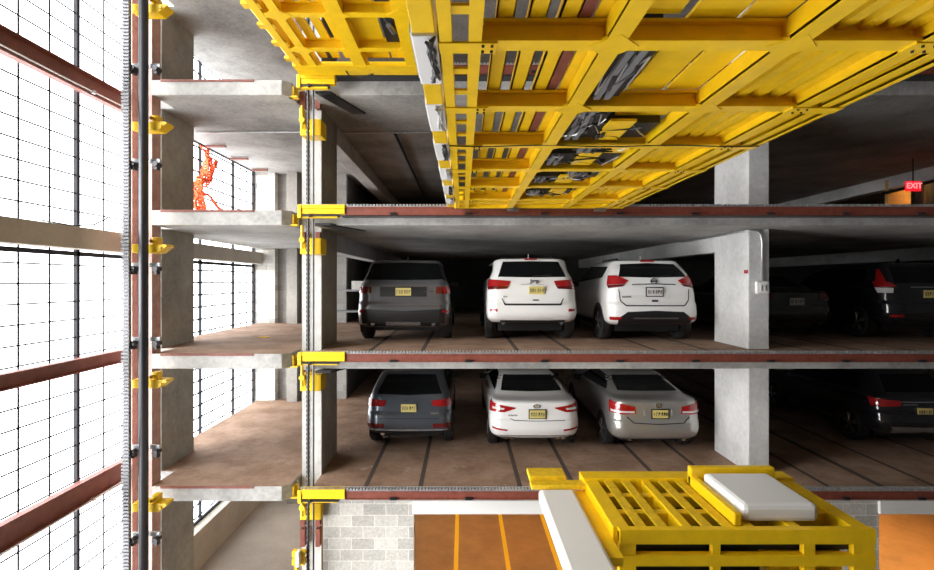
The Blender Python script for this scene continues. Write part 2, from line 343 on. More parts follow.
for pm in (64, 160, 265, 340, 449, 537):
    Y = 8.05; b = MB(); zc = z((VY-pm)/F*Y)
    b.box(mx(129, Y), mx(157, Y), Y+.07, Y+.12, zc-.03, zc+.04)
    o = b.build('clamp', 'galv', t, bevel=.005)
    for px in (132, 155): MB().cyl((mx(px, Y), Y-.02, zc-.06), (mx(px, Y), Y+.12, zc-.06), .045, 10).box(mx(px, Y)-.025, mx(px, Y)+.025, Y, Y+.1, zc-.15, zc-.04).build('roller', 'dsteel', o)
# middle mast
t = thing('guide_mast', 'cable guide mast with paired dark cables and yellow blocks on middle column', 'mast', (-2.78, 8.9, z(-6.5)))
for a_ in (302, 317):
    MB().box(mx(a_, 9.1), mx(a_+4, 9.1), 9.12, 9.19, z(-6.4), z(5)).build('channel', 'lgrey', t)
    for pz in (98, 238, 376, 512, 532): MB().box(mx(a_, 9.1), mx(a_+4.3, 9.1), 9.0, 9.12, z((VY-pz)/F*9.1)-.22, z((VY-pz)/F*9.1)+.1).build('mounting_plate', 'red', t)
MB().box(mx(306, 9.1), mx(317, 9.1), 9.17, 9.19, z(-6.4), z(5)).build('back_plate', 'lgrey', t)
for px, r in ((308, .022), (313.5, .015)):
    b = MB(); xx = mx(px, 8.5); b.cyl((xx, 8.5, z(-6.4)), (xx, 8.5, z(5)), r, 8)
    if r > .02:
        zz = -5.5
        while zz < 5: b.box(xx-.024, xx+.024, 8.48, 8.52, z(zz), z(zz)+.04); zz += .08
    b.build('chain' if r > .02 else 'cable', 'dsteel', t)
for pm in (110, 127, 246, 383, 512):
    Y = 8.6; zc = z((VY-pm)/F*Y); h = .14 if pm != 110 else .06
    b = MB().box(mx(300, Y), mx(321, Y), Y, Y+.35, zc-h, zc+h) if pm != 110 else MB().box(mx(300, Y), mx(304, Y), Y-.05, Y+.35, zc-.2, zc+.02)
    o = b.build('bracket', 'yel', t, bevel=.01)
    if pm != 110:
        b = MB().cyl((mx(303, Y), Y-.08, zc+.1), (mx(303, Y), Y, zc+.1), .05, 10).cyl((mx(303, Y), Y-.05, zc-.05), (mx(303, Y), Y-.05, zc+.35), .025, 8)
        b.build('bolt', 'yeld', o)
t = thing('sensor_bracket', 'small yellow bracket with white sensor on lower middle mast', 'bracket', (-2.8, 8.45, z(-4.8)))
b = MB()
for px in (295.5, 303): 
    for py in (553, 561): p = R(px, py, 8.4); b.box(p.x-.045, p.x+.045, 8.35, 8.45, p.z-.05, p.z+.05)
b.build('clamp', 'yel', t, bevel=.008); p = R(299, 557, 8.35)
MB().box(p.x-.03, p.x+.03, 8.25, 8.38, p.z-.12, p.z+.12).build('sensor', 'white', t, bevel=.01); MB().box(p.x-.1, p.x-.05, 8.4, 8.5, p.z-.6, p.z).build('arm', 'yeld', t)
# yellow slab-end brackets in front of the middle column
for nm, lv in (('topmost', 'Z'), ('second from top', 'A'), ('third from top', 'B'), ('lowest', 'C')):
    zt0 = LV[lv]-.03
    b = MB(); b.box(-3.0, -2.9, 8.80, 8.84, zt0-.2, zt0-.02); b.box(-2.975, -2.955, 8.72, 8.95, zt0-.2, zt0-.02); b.box(-3.05, -2.88, 8.70, 8.82, zt0-.23, zt0-.2)
    tag(b.build('end_bracket', 'yeld', bevel=.006), 'small yellow steel bracket on the %s notched slab end' % nm, 'bracket', 'slab end brackets')
# ================================================================== GUIDE RAILS along slab edges
def rail(zc, label, x0, x1, yellow=True, ypx=(298, 345), dz=0):
    t = thing('guide_rail', label, 'rail', ((x0+x1)/2, 8.4, zc-.1), 'red rails along the slab edges')
    Y0 = 8.28; xy = mx(ypx[1], Y0) if yellow else x0
    b = MB(); b.box(xy, x1, Y0+.02, Y0+.05, zc-.12, zc+.0); b.box(xy, x1, Y0, Y0+.16, zc-.005, zc+.01); b.box(xy, x1, Y0, Y0+.16, zc-.125, zc-.11)
    b.build('channel', 'red', t)
    b = MB(); b.box(x0, x1, Y0+.02, Y0+.09, zc+.01, zc+.025)
    n = int((x1-x0)/.055)
    for i in range(n): b.box(x0+i*.055, x0+i*.055+.032, Y0+.015, Y0+.095, zc+.025, zc+.055)
    b.build('rack_strip', 'galv', t)
    b = MB(); b.box(xy-.1, x1, Y0+.08, Y0+.32, zc-.135, zc-.125); b.build('base_plate', 'dsteel', t)
    if yellow:
        xa = mx(ypx[0], Y0); zc += dz; b = MB(); b.box(xa, xy, Y0-.02, Y0+.14, zc-.02, zc+.045); b.box(xa, xy, Y0-.01, Y0+.1, zc-.11, zc-.02); b.box(xa, xy-.12, Y0-.0, Y0+.1, zc-.175, zc-.14); b.box(xa, xa+.06, Y0-.03, Y0+.14, zc-.175, zc+.045)
        o = b.build('end_block', 'yel', t, bevel=.008)
        MB().box(xa+.06, xy-.1, Y0-.02, Y0+.08, zc-.15, zc-.125).cyl((xa+.2, Y0-.05, zc-.14), (xa+.2, Y0, zc-.14), .03, 8).build('bolt', 'dsteel', o); zc -= dz
    for i in range(9):
        xx = xy+.8+i*1.25
        if xx > x1-.3: break
        MB().box(xx-.06, xx+.06, Y0-.015, Y0+.02, zc-.125, zc-.085).cyl((xx-.03, Y0-.03, zc-.105), (xx-.03, Y0-.01, zc-.105), .018, 6).cyl((xx+.03, Y0-.03, zc-.105), (xx+.03, Y0-.01, zc-.105), .018, 6).build('clip', 'dsteel', t)
rail(z(1.22), 'red rail with toothed strip above the taller parked row, under yellow platform', mx(300, 8.3), 12.5)
rail(z(-1.22), 'red rail with toothed strip between the two rows of parked cars', mx(300, 8.3), 12.5)
rail(z(-3.50), 'red rail with toothed strip above the pale block wall', mx(300, 8.3), 12.5)
rail(z(3.57), 'red rail on topmost slab edge, mostly behind the yellow platforms', mx(298, 8.3), 12.5, ypx=(297, 335), dz=-.2)
# dark slanted plates under rail ends on the middle column
for nm, zz in (('topmost', 3.23), ('middle', 1.0), ('lowest', -1.5)):
    b = MB(); b.prism([(-2.50, 8.45), (-2.24, 8.45), (-1.85, 9.5), (-2.1, 9.5)], 'z', z(zz)-.06, z(zz)-.02)
    tag(b.build('stop_plate', 'dsteel'), 'dark slanted steel plate under the %s yellow rail end' % nm, 'plate', 'dark stop plates')
# red paint stripes on slab edges (angle irons)
for lv, nm in (('Z', 'topmost'), ('A', 'second'), ('B', 'third'), ('C', 'lowest')):
    tag(MB().box(-5.2, -3.6, 8.585, 8.61, LV[lv]-.035, LV[lv]+.004).build('edge_angle', 'red'), 'red steel edge angle on the %s left slab front' % nm, 'edge angle', 'edge angles')
# ================================================================== ORANGE NET, REBAR
t = thing('safety_net', 'crumpled orange safety netting hanging on the fence behind left column', 'netting', (-5.9, 11.6, z(1.3)))
b = MB(); rr = random.Random(3)
def gp(u, v):
    y = 11.25+.55*u+.12*math.sin(7*v+3*u); zz = 3.05-1.75*v-.25*u; x = -5.9+.1*math.sin(9*u+5*v)
    return Vector((x+rr.uniform(-.03, .03), y-(.55*u)*(v > .35)*(v < .8)+rr.uniform(-.02, .02), z(zz)))
G = [[gp(i/9, j/24) for i in range(10)] for j in range(25)]
for j in range(25): b.tube(G[j], .02, 4)
for i in range(10): b.tube([G[j][i] for j in range(25)], .02, 4)
b.build('net', 'orange_net', t)
pts = [(-5.95, 11.4+i*.24, z(2.0-.05*i+.07*math.sin(i*1.3))) for i in range(14)]
b = MB(); b.tube(pts, .03, 5); b.tube([(p[0]+.03, p[1], p[2]-.06+.05*math.sin(i*2)) for i, p in enumerate(pts)], .015, 5); b.build('twisted_strip', 'orange_net', t)
for i, (y, lab) in enumerate(((11.7, 'nearest the left column'), (12.9, 'in the middle of the opening'), (14.2, 'farthest, by the block pier'))):
    tag(MB().box(-6.0, -5.55, y-.05, y+.05, LV['Z']-TH-.07, LV['Z']-TH-.03).build('steel_plate', 'red'), 'rusty red plate under slab edge, %s' % lab, 'plate', 'rusty plates')
tag(MB().box(-6.0, -5.7, 12.2, 12.3, z(4.6), z(4.64)).cyl((-6.0, 12.25, z(3.46)), (-6.0, 12.25, z(4.7)), .015, 6).build('rebar_stub', 'red'), 'rusty rebar post with flat plate above the topmost left slab', 'rebar')
tag(MB().box(-4.5, -4.28, 11.0, 11.06, LV['B'], LV['B']+.02).build('yellow_scrap', 'yel'), 'small yellow scrap lying on brown floor in the left bay', 'scrap')
# ================================================================== CARS
def pchip(xs, ys):
    n = len(xs); h = [xs[i+1]-xs[i] for i in range(n-1)]; d = [(ys[i+1]-ys[i])/h[i] for i in range(n-1)]
    m = [d[0]]+[0 if d[i-1]*d[i] <= 0 else 2*d[i-1]*d[i]/(d[i-1]+d[i]) for i in range(1, n-1)]+[d[-1]]
    def f(x):
        i = min(max(int(x), 0), n-2); t = x-xs[i]; 
        return (2*t**3-3*t**2+1)*ys[i]+(t**3-2*t**2+t)*m[i]+(-2*t**3+3*t**2)*ys[i+1]+(t**3-t**2)*m[i+1]
    return f
class Body:
    def __init__(s, rows, bulge=.05):
        s.rows = rows; n = len(rows); xs = list(range(n)); s.n = n; s.bulge = bulge
        s.fz, s.fw, s.fr, s.ff, s.fc = [pchip(xs, [r[k] for r in rows]) for k in range(5)]
    def at(s, t): return s.fz(t), s.fw(t), s.fr(t), s.ff(t), s.fc(t)
    def t_of(s, zz):
        a, b = 0, s.n-1
        for _ in range(30):
            m = (a+b)/2
            if s.fz(m) < zz: a = m
            else: b = m
        return a
    def rear(s, q, zz):
        _, w, r, f, c = s.at(s.t_of(zz)); sg = 1 if q >= 0 else -1; a = abs(q); fl = w-c; bl = s.bulge
        if a <= fl: return Vector((q, r+bl*(a/w)**2, zz))
        yb = r+bl*(fl/w)**2; th = (a-fl)/c
        if th < math.pi/2: return Vector((sg*(fl+c*math.sin(th)), yb+c*(1-math.cos(th)), zz))
        return Vector((sg*w, yb+c+(th-math.pi/2)*c, zz))
    def side(s, y, zz, sg):
        _, w, r, f, c = s.at(s.t_of(zz)); yb = r+s.bulge*((w-c)/w)**2+c
        if y < yb: 
            d = min(1, (yb-y)/c); return Vector((sg*(w-c+c*math.sqrt(max(0, 1-d*d))), y, zz))
        ya = f-c
        if y > ya:
            d = min(1, (y-ya)/c); return Vector((sg*(w-c+c*math.sqrt(max(0, 1-d*d))), y, zz))
        return Vector((sg*w, y, zz))
    def outline(s, t):
        zz, w, r, f, c = s.at(t); b = s.bulge; fl = w-c; H = []
        for i in range(6): x = fl*i/5; H.append((x, r+b*(x/w)**2))
        yb = H[-1][1]
        for i in range(1, 7): th = math.pi/2*i/6; H.append((fl+c*math.sin(th), yb+c*(1-math.cos(th))))
        y0 = yb+c; y1 = f-c
        for i in range(1, 9): H.append((w, y0+(y1-y0)*i/9))
        for i in range(0, 7): th = math.pi/2*i/6; H.append((fl+c*math.cos(th), y1+c*math.sin(th)))
        for i in range(4, -1, -1): H.append((fl*i/5, f))
        full = H+[(-x, y) for x, y in H[-2:0:-1]]
        return [(x, y, zz) for x, y in full]
    def mesh(s, sub=5):
        b = MB(); rings = [s.outline(i/sub) for i in range((s.n-1)*sub+1)]; n = len(rings[0]); vs = [p for r in rings for p in r]; fs = []
        for j in range(len(rings)-1):
            for i in range(n): fs.append((j*n+i, j*n+(i+1) % n, (j+1)*n+(i+1) % n, (j+1)*n+i))
        fs.append(tuple(range(n-1, -1, -1)))
        top = rings[-1]; cy = sum(p[1] for p in top)/n; base = (len(rings)-1)*n
        vs.append((0, cy, top[0][2]+.012)); ci = len(vs)-1
        for i in range(n): fs.append((base+i, base+(i+1) % n, ci))
        return b.add(vs, fs)
def interp(poly, x):
    if x <= poly[0][0]: return poly[0]
    for a, b in zip(poly[:-1], poly[1:]):
        pass
    return poly[-1]
def resample(poly, n):
    L = [0]
    for a, b in zip(poly[:-1], poly[1:]): L.append(L[-1]+math.hypot(b[0]-a[0], b[1]-a[1]))
    out = []
    for i in range(n+1):
        d = L[-1]*i/n
        for k in range(len(poly)-1):
            if d <= L[k+1]+1e-9:
                t = (d-L[k])/max(1e-9, L[k+1]-L[k]); out.append((poly[k][0]+(poly[k+1][0]-poly[k][0])*t, poly[k][1]+(poly[k+1][1]-poly[k][1])*t)); break
    return out
def patch(fn, top, bot, off, name, mat, parent, nu=14, nv=5, thick=.012):
    T = resample(top, nu); B = resample(bot, nu); P = []
    for j in range(nv+1):
        for i in range(nu+1):
            a = B[i][0]+(T[i][0]-B[i][0])*j/nv; zz = B[i][1]+(T[i][1]-B[i][1])*j/nv; e = .004
            p = fn(a, zz); du = fn(a+e, zz)-fn(a-e, zz); dv = fn(a, zz+e)-fn(a, zz-e); nn = du.cross(dv)
            if nn.length < 1e-12: nn = Vector((0, -1, 0))
            P.append((p, nn.normalized()))
    # orientation: make normals point outwards (towards -y or away from x=0)
    m = P[len(P)//2]; ref = Vector((m[0].x, -1.2 if abs(m[1].y) > .5 else 0, .2)); s = 1 if m[1].dot(ref) > 0 else -1
    n1 = nu+1; vs = [p+n*s*off for p, n in P]+[p-n*s*thick for p, n in P]; K = len(P); fs = []
    def q(a, b, c, d): fs.append((a, b, c, d) if s > 0 else (d, c, b, a))
    for j in range(nv):
        for i in range(nu): q(j*n1+i, j*n1+i+1, (j+1)*n1+i+1, (j+1)*n1+i)
    for i in range(nu): q(K+i, K+i+1, i+1, i); q(nv*n1+i, nv*n1+i+1, K+nv*n1+i+1, K+nv*n1+i)
    for j in range(nv): q(j*n1, (j+1)*n1, K+(j+1)*n1, K+j*n1); q(K+j*n1+nu, K+(j+1)*n1+nu, (j+1)*n1+nu, j*n1+nu)
    return MB().add(vs, fs).build(name, mat, parent, smooth=False)
def rect(a0, a1, z0, z1): return [(a0, z1), (a1, z1)], [(a0, z0), (a1, z0)]
def mir(poly): return [(-a, zz) for a, zz in poly][::-1]
def lathe_x(prof, n=28):
    b = MB(); vs = []; fs = []; m = len(prof)
    for i in range(n):
        a = 2*math.pi*i/n; vs += [(x, r*math.cos(a), r*math.sin(a)) for x, r in prof]
    for i in range(n):
        for j in range(m-1): fs.append((i*m+j, i*m+j+1, ((i+1) % n)*m+j+1, ((i+1) % n)*m+j))
    return b.add(vs, fs)
def wheel(car, x, y, r, sg):
    b = lathe_x([(-.10, r*.62), (-.115, r*.75), (-.11, r*.92), (-.08, r), (.08, r), (.11, r*.92), (.115, r*.75), (.10, r*.62)])
    b.v = [(v[0]+x, v[1]+y, v[2]+r) for v in b.v]; tyre = b.build('tyre', 'rubber', car, smooth=True)
    b = lathe_x([(sg*.02, .001), (sg*.02, r*.5), (sg*.06, r*.56), (sg*.095, r*.64)], 24)
    b2 = MB()
    for k in range(5):
        a = 2*math.pi*k/5+.3
        for da in (-.13, .13):
            b.cyl((sg*.095, r*.1*math.cos(a), r*.1*math.sin(a)), (sg*.09, r*.62*math.cos(a+da), r*.62*math.sin(a+da)), .018, 5)
    b.cyl((sg*.06, 0, 0), (sg*.11, 0, 0), r*.14, 12)
    b.v = [(v[0]+x, v[1]+y, v[2]+r) for v in b.v]; b.build('rim', 'rim', tyre)
CARS = 'cars parked in the garage racks'
def car(X, Y, Z, label, paint, rows, spec):
    t = thing('car', label, 'car', (X, Y, Z), CARS); t['_w'] = (0, 0, 0)
    if spec.get('yaw'): t.rotation_euler.z = math.radians(spec['yaw'])
    B = Body(rows, spec.get('bulge', .05)); o = B.mesh().build('body', paint, t, smooth=True)
    L = max(r[3] for r in rows); r = spec.get('wr', .36); W = max(x[1] for x in rows)
    for sg in (-1, 1):
        for y in (spec.get('wy', .88), L-.92):
            # wheel arch
            bb = MB(); n = 20; vs = [(sg*(W+.003), y, r)]+[(sg*(W+.003), y+(r+.05)*math.cos(a), max(.16, r+(r+.05)*math.sin(a))) for a in [2*math.pi*i/n for i in range(n)]]
            vs2 = [(sg*(W-.12), v[1], v[2]) for v in vs]
            fs = [(0, 1+i, 1+(i+1) % n) for i in range(n)]+[(1+i, 1+(i+1) % n, n+2+(i+1) % n, n+2+i) for i in range(n)]
            bb.add(vs+vs2, fs).build('wheel_arch', 'black', t); wheel(t, sg*(W-.10), y, r, sg)
    for nm, mat, top, bot, off in spec['rear']: patch(B.rear, top, bot, off, nm, mat, t, nu=48 if nm == 'seam' else 14)
    for nm, mat, top, bot, off in spec['pair']:
        patch(B.rear, top, bot, off, nm, mat, t); patch(B.rear, mir(top), mir(bot), off, nm, mat, t)
    for top, bot in spec['sides']:
        for sg in (-1, 1): patch(lambda a, zz: B.side(a, zz, sg), top, bot, .004, 'side_window', 'glass', t, nu=16)
    # door mirror
    mz, my = spec['mirror']
    for sg in (-1, 1):
        p = B.side(my, mz, sg); MB().box(p.x-sg*.12, p.x+sg*.14, my-.03, my+.08, mz-.02, mz+.11).build('door_mirror', 'black', t, bevel=.03)
    # number plate
    px, pz, pc = spec['plate']; p = B.rear(px, pz); pl = MB().box(px-.158, px+.158, p.y-.03, p.y-.012, pz-.08, pz+.08).build('number_plate', pc, t, bevel=.004)
    fr = MB()
    if spec.get('plate_frame'): fr.box(px-.18, px+.18, p.y-.02, p.y-.005, pz-.1, pz+.1).build('plate_frame', 'black', t, bevel=.005)
    b = MB(); rr = random.Random(int(X*100))
    for i in range(6):   # pressed characters: unreadable in the photo, kept as plain strokes
        cx = px-.12+i*.047+(.012 if i > 2 else 0); s = .014
        b.box(cx-s, cx-s+.008, p.y-.034, p.y-.029, pz-.04, pz+.035)
        b.box(cx-s, cx+s, p.y-.034, p.y-.029, pz+(.028 if rr.random() > .4 else -.004), pz+(.036 if rr.random() > .4 else .004))
        if rr.random() > .35: b.box(cx+s-.008, cx+s, p.y-.034, p.y-.029, pz-.04, pz+.035)
    b.build('plate_characters', 'ink', pl)
    # fin antenna
    if spec.get('fin'):
        fy = spec['fin']; zt2 = B.at(B.n-1)[0]; MB().prism([(fy, zt2), (fy+.16, zt2), (fy+.05, zt2+.09)], 'x', -.012, .012).build('antenna', paint, t)
    if spec.get('rails'):
        y0, y1, xr_ = spec['rails']; zt2 = B.at(B.n-1)[0]
        for sg in (-1, 1): MB().tube([(sg*xr_, y0, zt2-.03), (sg*xr_, y0+.1, zt2+.035), (sg*xr_, y1-.1, zt2+.035), (sg*xr_, y1, zt2-.03)], .018, 6).build('roof_rail', spec.get('railmat', 'dsteel'), t)
    for (ex, ez) in spec.get('exhaust', []):
        p = B.rear(ex, max(ez, rows[0][0]+.01)); MB().cyl((ex, p.y-.02, ez), (ex, p.y+.3, ez), .042, 12).build('exhaust_pipe', 'chrome', t)
    # inner rear seats silhouettes are hidden by tint; wiper
    if spec.get('wiper'):
        x0, z0_, x1, z1_ = spec['wiper']; p0 = B.rear(x0, z0_); p1 = B.rear(x1, z1_); MB().tube([p0+Vector((0, -.02, 0)), p1+Vector((0, -.03, 0))], .008, 5).build('wiper', 'black', t)
    # underbody
    MB().box(-W+.25, W-.25, .5, L-.4, .2, rows[0][0]+.05).build('underbody', 'black', t)
    return t, B
# ---- body tables: (z, half width, rear y, front y, corner radius)
def suv(H, W, L, belt=1.28, slope=.38, zb=.36, roofw=.70, hood=1.05):
    return [(zb, W-.10, .16, L-.15, .22), (zb+.08, W-.02, .05, L-.03, .24), (.60, W, .0, L, .26), (.76, W, .015, L, .27), (.84, W-.005, .06, L-.02, .27),
            (hood-.08, W-.01, .075, L-.1, .27), (hood, W-.02, .09, L-.35, .26), (hood+.08, W-.035, .11, L-1.15, .25), (belt, W-.07, .15, L-1.45, .24),
            (belt+.18, W-.145, .15+slope*.35, L-1.75, .22), (H-.1, roofw+.05, .15+slope*.72, L-2.2, .2), (H-.03, roofw-.02, .15+slope*.8, L-2.35, .2), (H, roofw-.14, .15+slope+.15, L-2.7, .2)]
def sedan(H, W, L, deck=1.08, dl=.55, zb=.30, roofw=.58):
    return [(zb, W-.12, .18, L-.15, .25), (zb+.1, W-.03, .05, L-.03, .28), (.55, W, .0, L, .3), (.68, W, .01, L-.02, .3), (.74, W-.003, .04, L-.08, .3), (.88, W-.01, .05, L-.4, .3),
            (deck-.05, W-.04, .05, L-.9, .3), (deck, W-.08, .10, L-1.2, .28), (deck+.03, W-.14, dl-.1, L-1.35, .22), (deck+.09, W-.19, dl+.1, L-1.5, .2),
            (H-.15, roofw+.10, dl+.62, L-1.95, .2), (H-.05, roofw+.02, dl+.9, L-2.15, .2), (H-.015, roofw-.05, dl+1.05, L-2.3, .2), (H, roofw-.18, dl+1.3, L-2.5, .2)]
ZB, ZCc = LV['B'], LV['C']
# -- dark grey SUV
H = 1.70; rows = suv(H, .96, 4.8, belt=1.24, slope=.42, zb=.30, roofw=.72, hood=1.08)
t, B = car(-1.22, 10.15, ZB, 'dark grey sport utility car with black rear window, left of the white cars', 'p_grey', rows, dict(
    rear=[('rear_window', 'glass', [(-.70, 1.62), (0, 1.64), (.70, 1.62)], [(-.82, 1.28), (0, 1.27), (.82, 1.28)], .006),
          ('trim_panel', 'black', *rect(-.48, .48, .93, 1.13), .004), ('lower_bumper', 'black', [(-.86, .68), (0, .64), (.86, .68)], [(-.84, .33), (0, .33), (.84, .33)], .012),
          ('seam', 'black', *rect(-.80, .80, .735, .745), .004), ('skid_plate', 'steel', *rect(-.35, .35, .36, .42), .03)],
    pair=[('tail_light', 'lamp_red', *rect(.80, 1.02, .99, 1.13), .015), ('tail_light', 'lamp_dark', *rect(.66, .795, .99, 1.13), .012), ('reflector', 'lamp_red', *rect(.80, .96, .60, .66), .02), ('glass_pillar', 'black', [(.71, 1.6), (.95, 1.6)], [(.83, 1.26), (1.12, 1.26)], .004)],
    sides=[([(.9, 1.55), (2.55, 1.56)], [(.7, 1.22), (3.1, 1.2)])], mirror=(1.1, 3.0), plate=(0, 1.03, 'plate_y'), wr=.38, fin=.9, exhaust=[(-.62, .38), (.62, .38)]))
p = B.rear(.6, 1.05); text(t, '', .05, (0, 0, 0), 'galv') if False else None
MB().box(.42, .60, B.rear(.5, 1.03).y-.012, B.rear(.5, 1.03).y+.01, 1.02, 1.05).build('badge', 'chrome', t); MB().box(-.98+.34, -.98+.52, B.rear(-.5, 1.16).y-.012, B.rear(-.5, 1.16).y+.01, 1.145, 1.16).build('badge', 'black', t)
# -- white SUV centre
H = 1.74; rows = suv(H, .93, 4.8, belt=1.30, slope=.34, zb=.40, roofw=.72, hood=1.08)
t, B = car(1.42, 10.1, ZB, 'white sport utility car with red lights level with a dark emblem, centre of upper row', 'p_white', rows, dict(
    rear=[('rear_window', 'glass', [(-.58, 1.655), (0, 1.665), (.58, 1.655)], [(-.70, 1.335), (0, 1.325), (.70, 1.335)], .006),
          ('brake_light', 'lamp_red', *rect(-.13, .13, 1.685, 1.705), .03),
          ('seam', 'black', [(-.62, .90), (-.56, .79), (.56, .79), (.62, .90)], [(-.635, .90), (-.575, .755), (.575, .755), (.635, .90)], .006),
          ('lower_bumper', 'black', *rect(-.66, .66, .405, .45), .012), ('handle_recess', 'galv', *rect(-.24, .24, 1.175, 1.185), .006)],
    pair=[('tail_light', 'lamp_red', [(.44, 1.25), (.7, 1.27), (1.02, 1.29)], [(.48, 1.15), (.7, 1.14), (1.0, 1.14)], .014), ('tail_light', 'lamp_dark', [(.48, 1.145), (1.0, 1.135)], [(.52, 1.09), (.96, 1.07)], .012),
          ('reflector', 'lamp_red', *rect(.72, .88, .63, .685), .012)],
    sides=[([(.75, 1.6), (2.6, 1.62)], [(.6, 1.32), (3.1, 1.25)])], mirror=(1.15, 3.0), plate=(.08, 1.06, 'plate_y'), wr=.38, fin=.75, rails=(.8, 2.3, .52), exhaust=[(-.6, .40), (.6, .40)], wiper=(.0, 1.345, .4, 1.37)))
y = B.rear(.05, 1.235).y; text(t, 'Jeep', .10, (.04, y-.028, 1.25), 'ink', 'emblem', bold=.004)
y = B.rear(-.55, .95).y; text(t, '4x4', .055, (-.56, y-.012, .93), 'ink', 'badge')
MB().box(-.0, .12, B.rear(0, .87).y-.02, B.rear(0, .87).y+.01, .85, .875).build('latch', 'ink', t)
# -- white SUV right
H = 1.70; rows = suv(H, .92, 4.6, belt=1.30, slope=.46, zb=.36, roofw=.68, hood=1.05)
t, B = car(3.86, 10.0, ZB, 'white sport utility car with round emblem and black lower bumper, beside pale column', 'p_white', rows, dict(
    rear=[('rear_window', 'glass', [(-.56, 1.60), (0, 1.625), (.56, 1.60)], [(-.69, 1.335), (0, 1.32), (.69, 1.335)], .006),
          ('brake_light', 'lamp_red', *rect(-.14, .14, 1.645, 1.67), .035),
          ('seam', 'black', [(-.70, 1.08), (-.68, .86), (-.58, .765), (.58, .765), (.68, .86), (.70, 1.08)], [(-.715, 1.08), (-.695, .85), (-.59, .742), (.59, .742), (.695, .85), (.715, 1.08)], .006),
          ('lower_bumper', 'black', [(-.74, .50), (-.56, .63), (0, .655), (.56, .63), (.74, .50)], [(-.72, .37), (-.5, .37), (0, .37), (.5, .37), (.72, .37)], .012),
          ('chrome_strip', 'chrome', [(-.44, 1.185), (0, 1.2), (.44, 1.185)], [(-.44, 1.165), (0, 1.18), (.44, 1.165)], .02), ('skid_plate', 'steel', *rect(-.45, .45, .50, .52), .03)],
    pair=[('tail_light', 'lamp_red', [(.50, 1.26), (.72, 1.355), (.95, 1.36)], [(.58, 1.19), (.76, 1.18), (.98, 1.17)], .016), ('tail_light', 'lamp_dark', [(.56, 1.185), (.98, 1.165)], [(.62, 1.14), (.92, 1.1)], .012), ('reflector', 'lamp_red', [(.66, .53), (.92, .53)], [(.70, .47), (.90, .47)], .02)],
    sides=[([(.75, 1.56), (2.5, 1.6)], [(.85, 1.33), (3.0, 1.22)])], mirror=(1.12, 2.9), plate=(0, 1.03, 'plate_w'), plate_frame=1, wr=.37, fin=.85, rails=(.95, 2.2, .46), wiper=(-.05, 1.33, .35, 1.36)))
p = B.rear(0, 1.24); MB().box(-.075, .075, p.y-.018, p.y-.01, 1.228, 1.262).build('emblem', 'chrome', t)
bb = lathe_x([(-.01, .045), (-.01, .065), (.01, .065), (.01, .045), (-.01, .045)], 24); bb.v = [(v[1], v[0]+p.y-.012, v[2]+1.245) for v in bb.v]; bb.build('emblem', 'chrome', t)
text(t, 'ROGUE', .055, (-.56, B.rear(-.56, .95).y-.015, .93), 'ink', 'badge')
MB().box(-.06, .06, B.rear(0, .85).y-.02, B.rear(0, .85).y+.01, .83, .87).build('latch', 'ink', t)
# -- slate small SUV lower row
H = 1.58; rows = suv(H, .89, 4.4, belt=1.18, slope=.62, zb=.36, roofw=.64, hood=1.0)
t, B = car(-1.12, 10.25, ZCc, 'slate blue hatchback with four red rear lights, leftmost of the lower row', 'p_slate', rows, dict(
    rear=[('rear_window', 'glass', [(-.52, 1.50), (0, 1.51), (.52, 1.50)], [(-.68, 1.18), (0, 1.16), (.68, 1.18)], .006),
          ('lower_bumper', 'black', *rect(-.78, .78, .365, .43), .01), ('bumper_trim', 'galv', [(-.80, .475), (.80, .475)], [(-.80, .455), (.80, .455)], .014), ('seam', 'black', *rect(-.62, .62, .70, .712), .005)],
    pair=[('tail_light', 'lamp_red', [(.46, 1.05), (.98, 1.09)], [(.50, .94), (.96, .92)], .014), ('reflector', 'lamp_dark', *rect(.50, .90, .52, .60), .016), ('badge', 'chrome', *rect(.45, .62, .79, .81), .008)],
    sides=[([(.9, 1.45), (2.4, 1.48)], [(.7, 1.18), (2.9, 1.12)])], mirror=(1.05, 2.8), plate=(-.0, .91, 'plate_y'), wr=.35, fin=.9, exhaust=[(-.55, .36)], rails=(1.0, 2.1, .44)))
for k in range(4):
    p = B.rear(0, 1.07); bb = lathe_x([(-.006, .022), (-.006, .032), (.006, .032), (.006, .022), (-.006, .022)], 16); bb.v = [(v[1]-.069+.046*k, v[0]+p.y-.012, v[2]+1.07) for v in bb.v]; bb.build('emblem', 'chrome', t)
# -- white sedan
H = 1.46; rows = sedan(H, .925, 4.8, deck=1.08, dl=.5)
t, B = car(1.47, 10.1, ZCc, 'white saloon car with swept red lights and twin exhausts, centre of lower row', 'p_white', rows, dict(
    rear=[('rear_window', 'glass', [(-.55, 1.385), (0, 1.39), (.55, 1.385)], [(-.66, 1.175), (0, 1.17), (.66, 1.175)], .006),
          ('seam', 'black', [(-.50, .74), (-.42, .705), (0, .70), (.6, .705)], [(-.52, .735), (-.42, .695), (0, .69), (.6, .695)], .006),
          ('lower_bumper', 'black', *rect(-.72, .72, .305, .39), .012)],
    pair=[('tail_light', 'lamp_red', [(.38, .955), (.62, .99), (1.05, 1.06)], [(.42, .93), (.62, .86), (1.0, .85)], .014), ('tail_light', 'lamp_clear', [(.62, .945), (.90, .955)], [(.64, .91), (.88, .91)], .018), ('reflector', 'lamp_red', [(.56, .52), (.90, .56)], [(.58, .49), (.90, .53)], .012)],
    sides=[([(1.3, 1.36), (2.5, 1.4)], [(1.0, 1.12), (3.1, 1.10)])], mirror=(1.0, 3.0), plate=(.04, .83, 'plate_y'), plate_frame=1, wr=.34, fin=1.7, exhaust=[(-.58, .33), (-.47, .33), (.58, .33), (.47, .33)], bulge=.07))
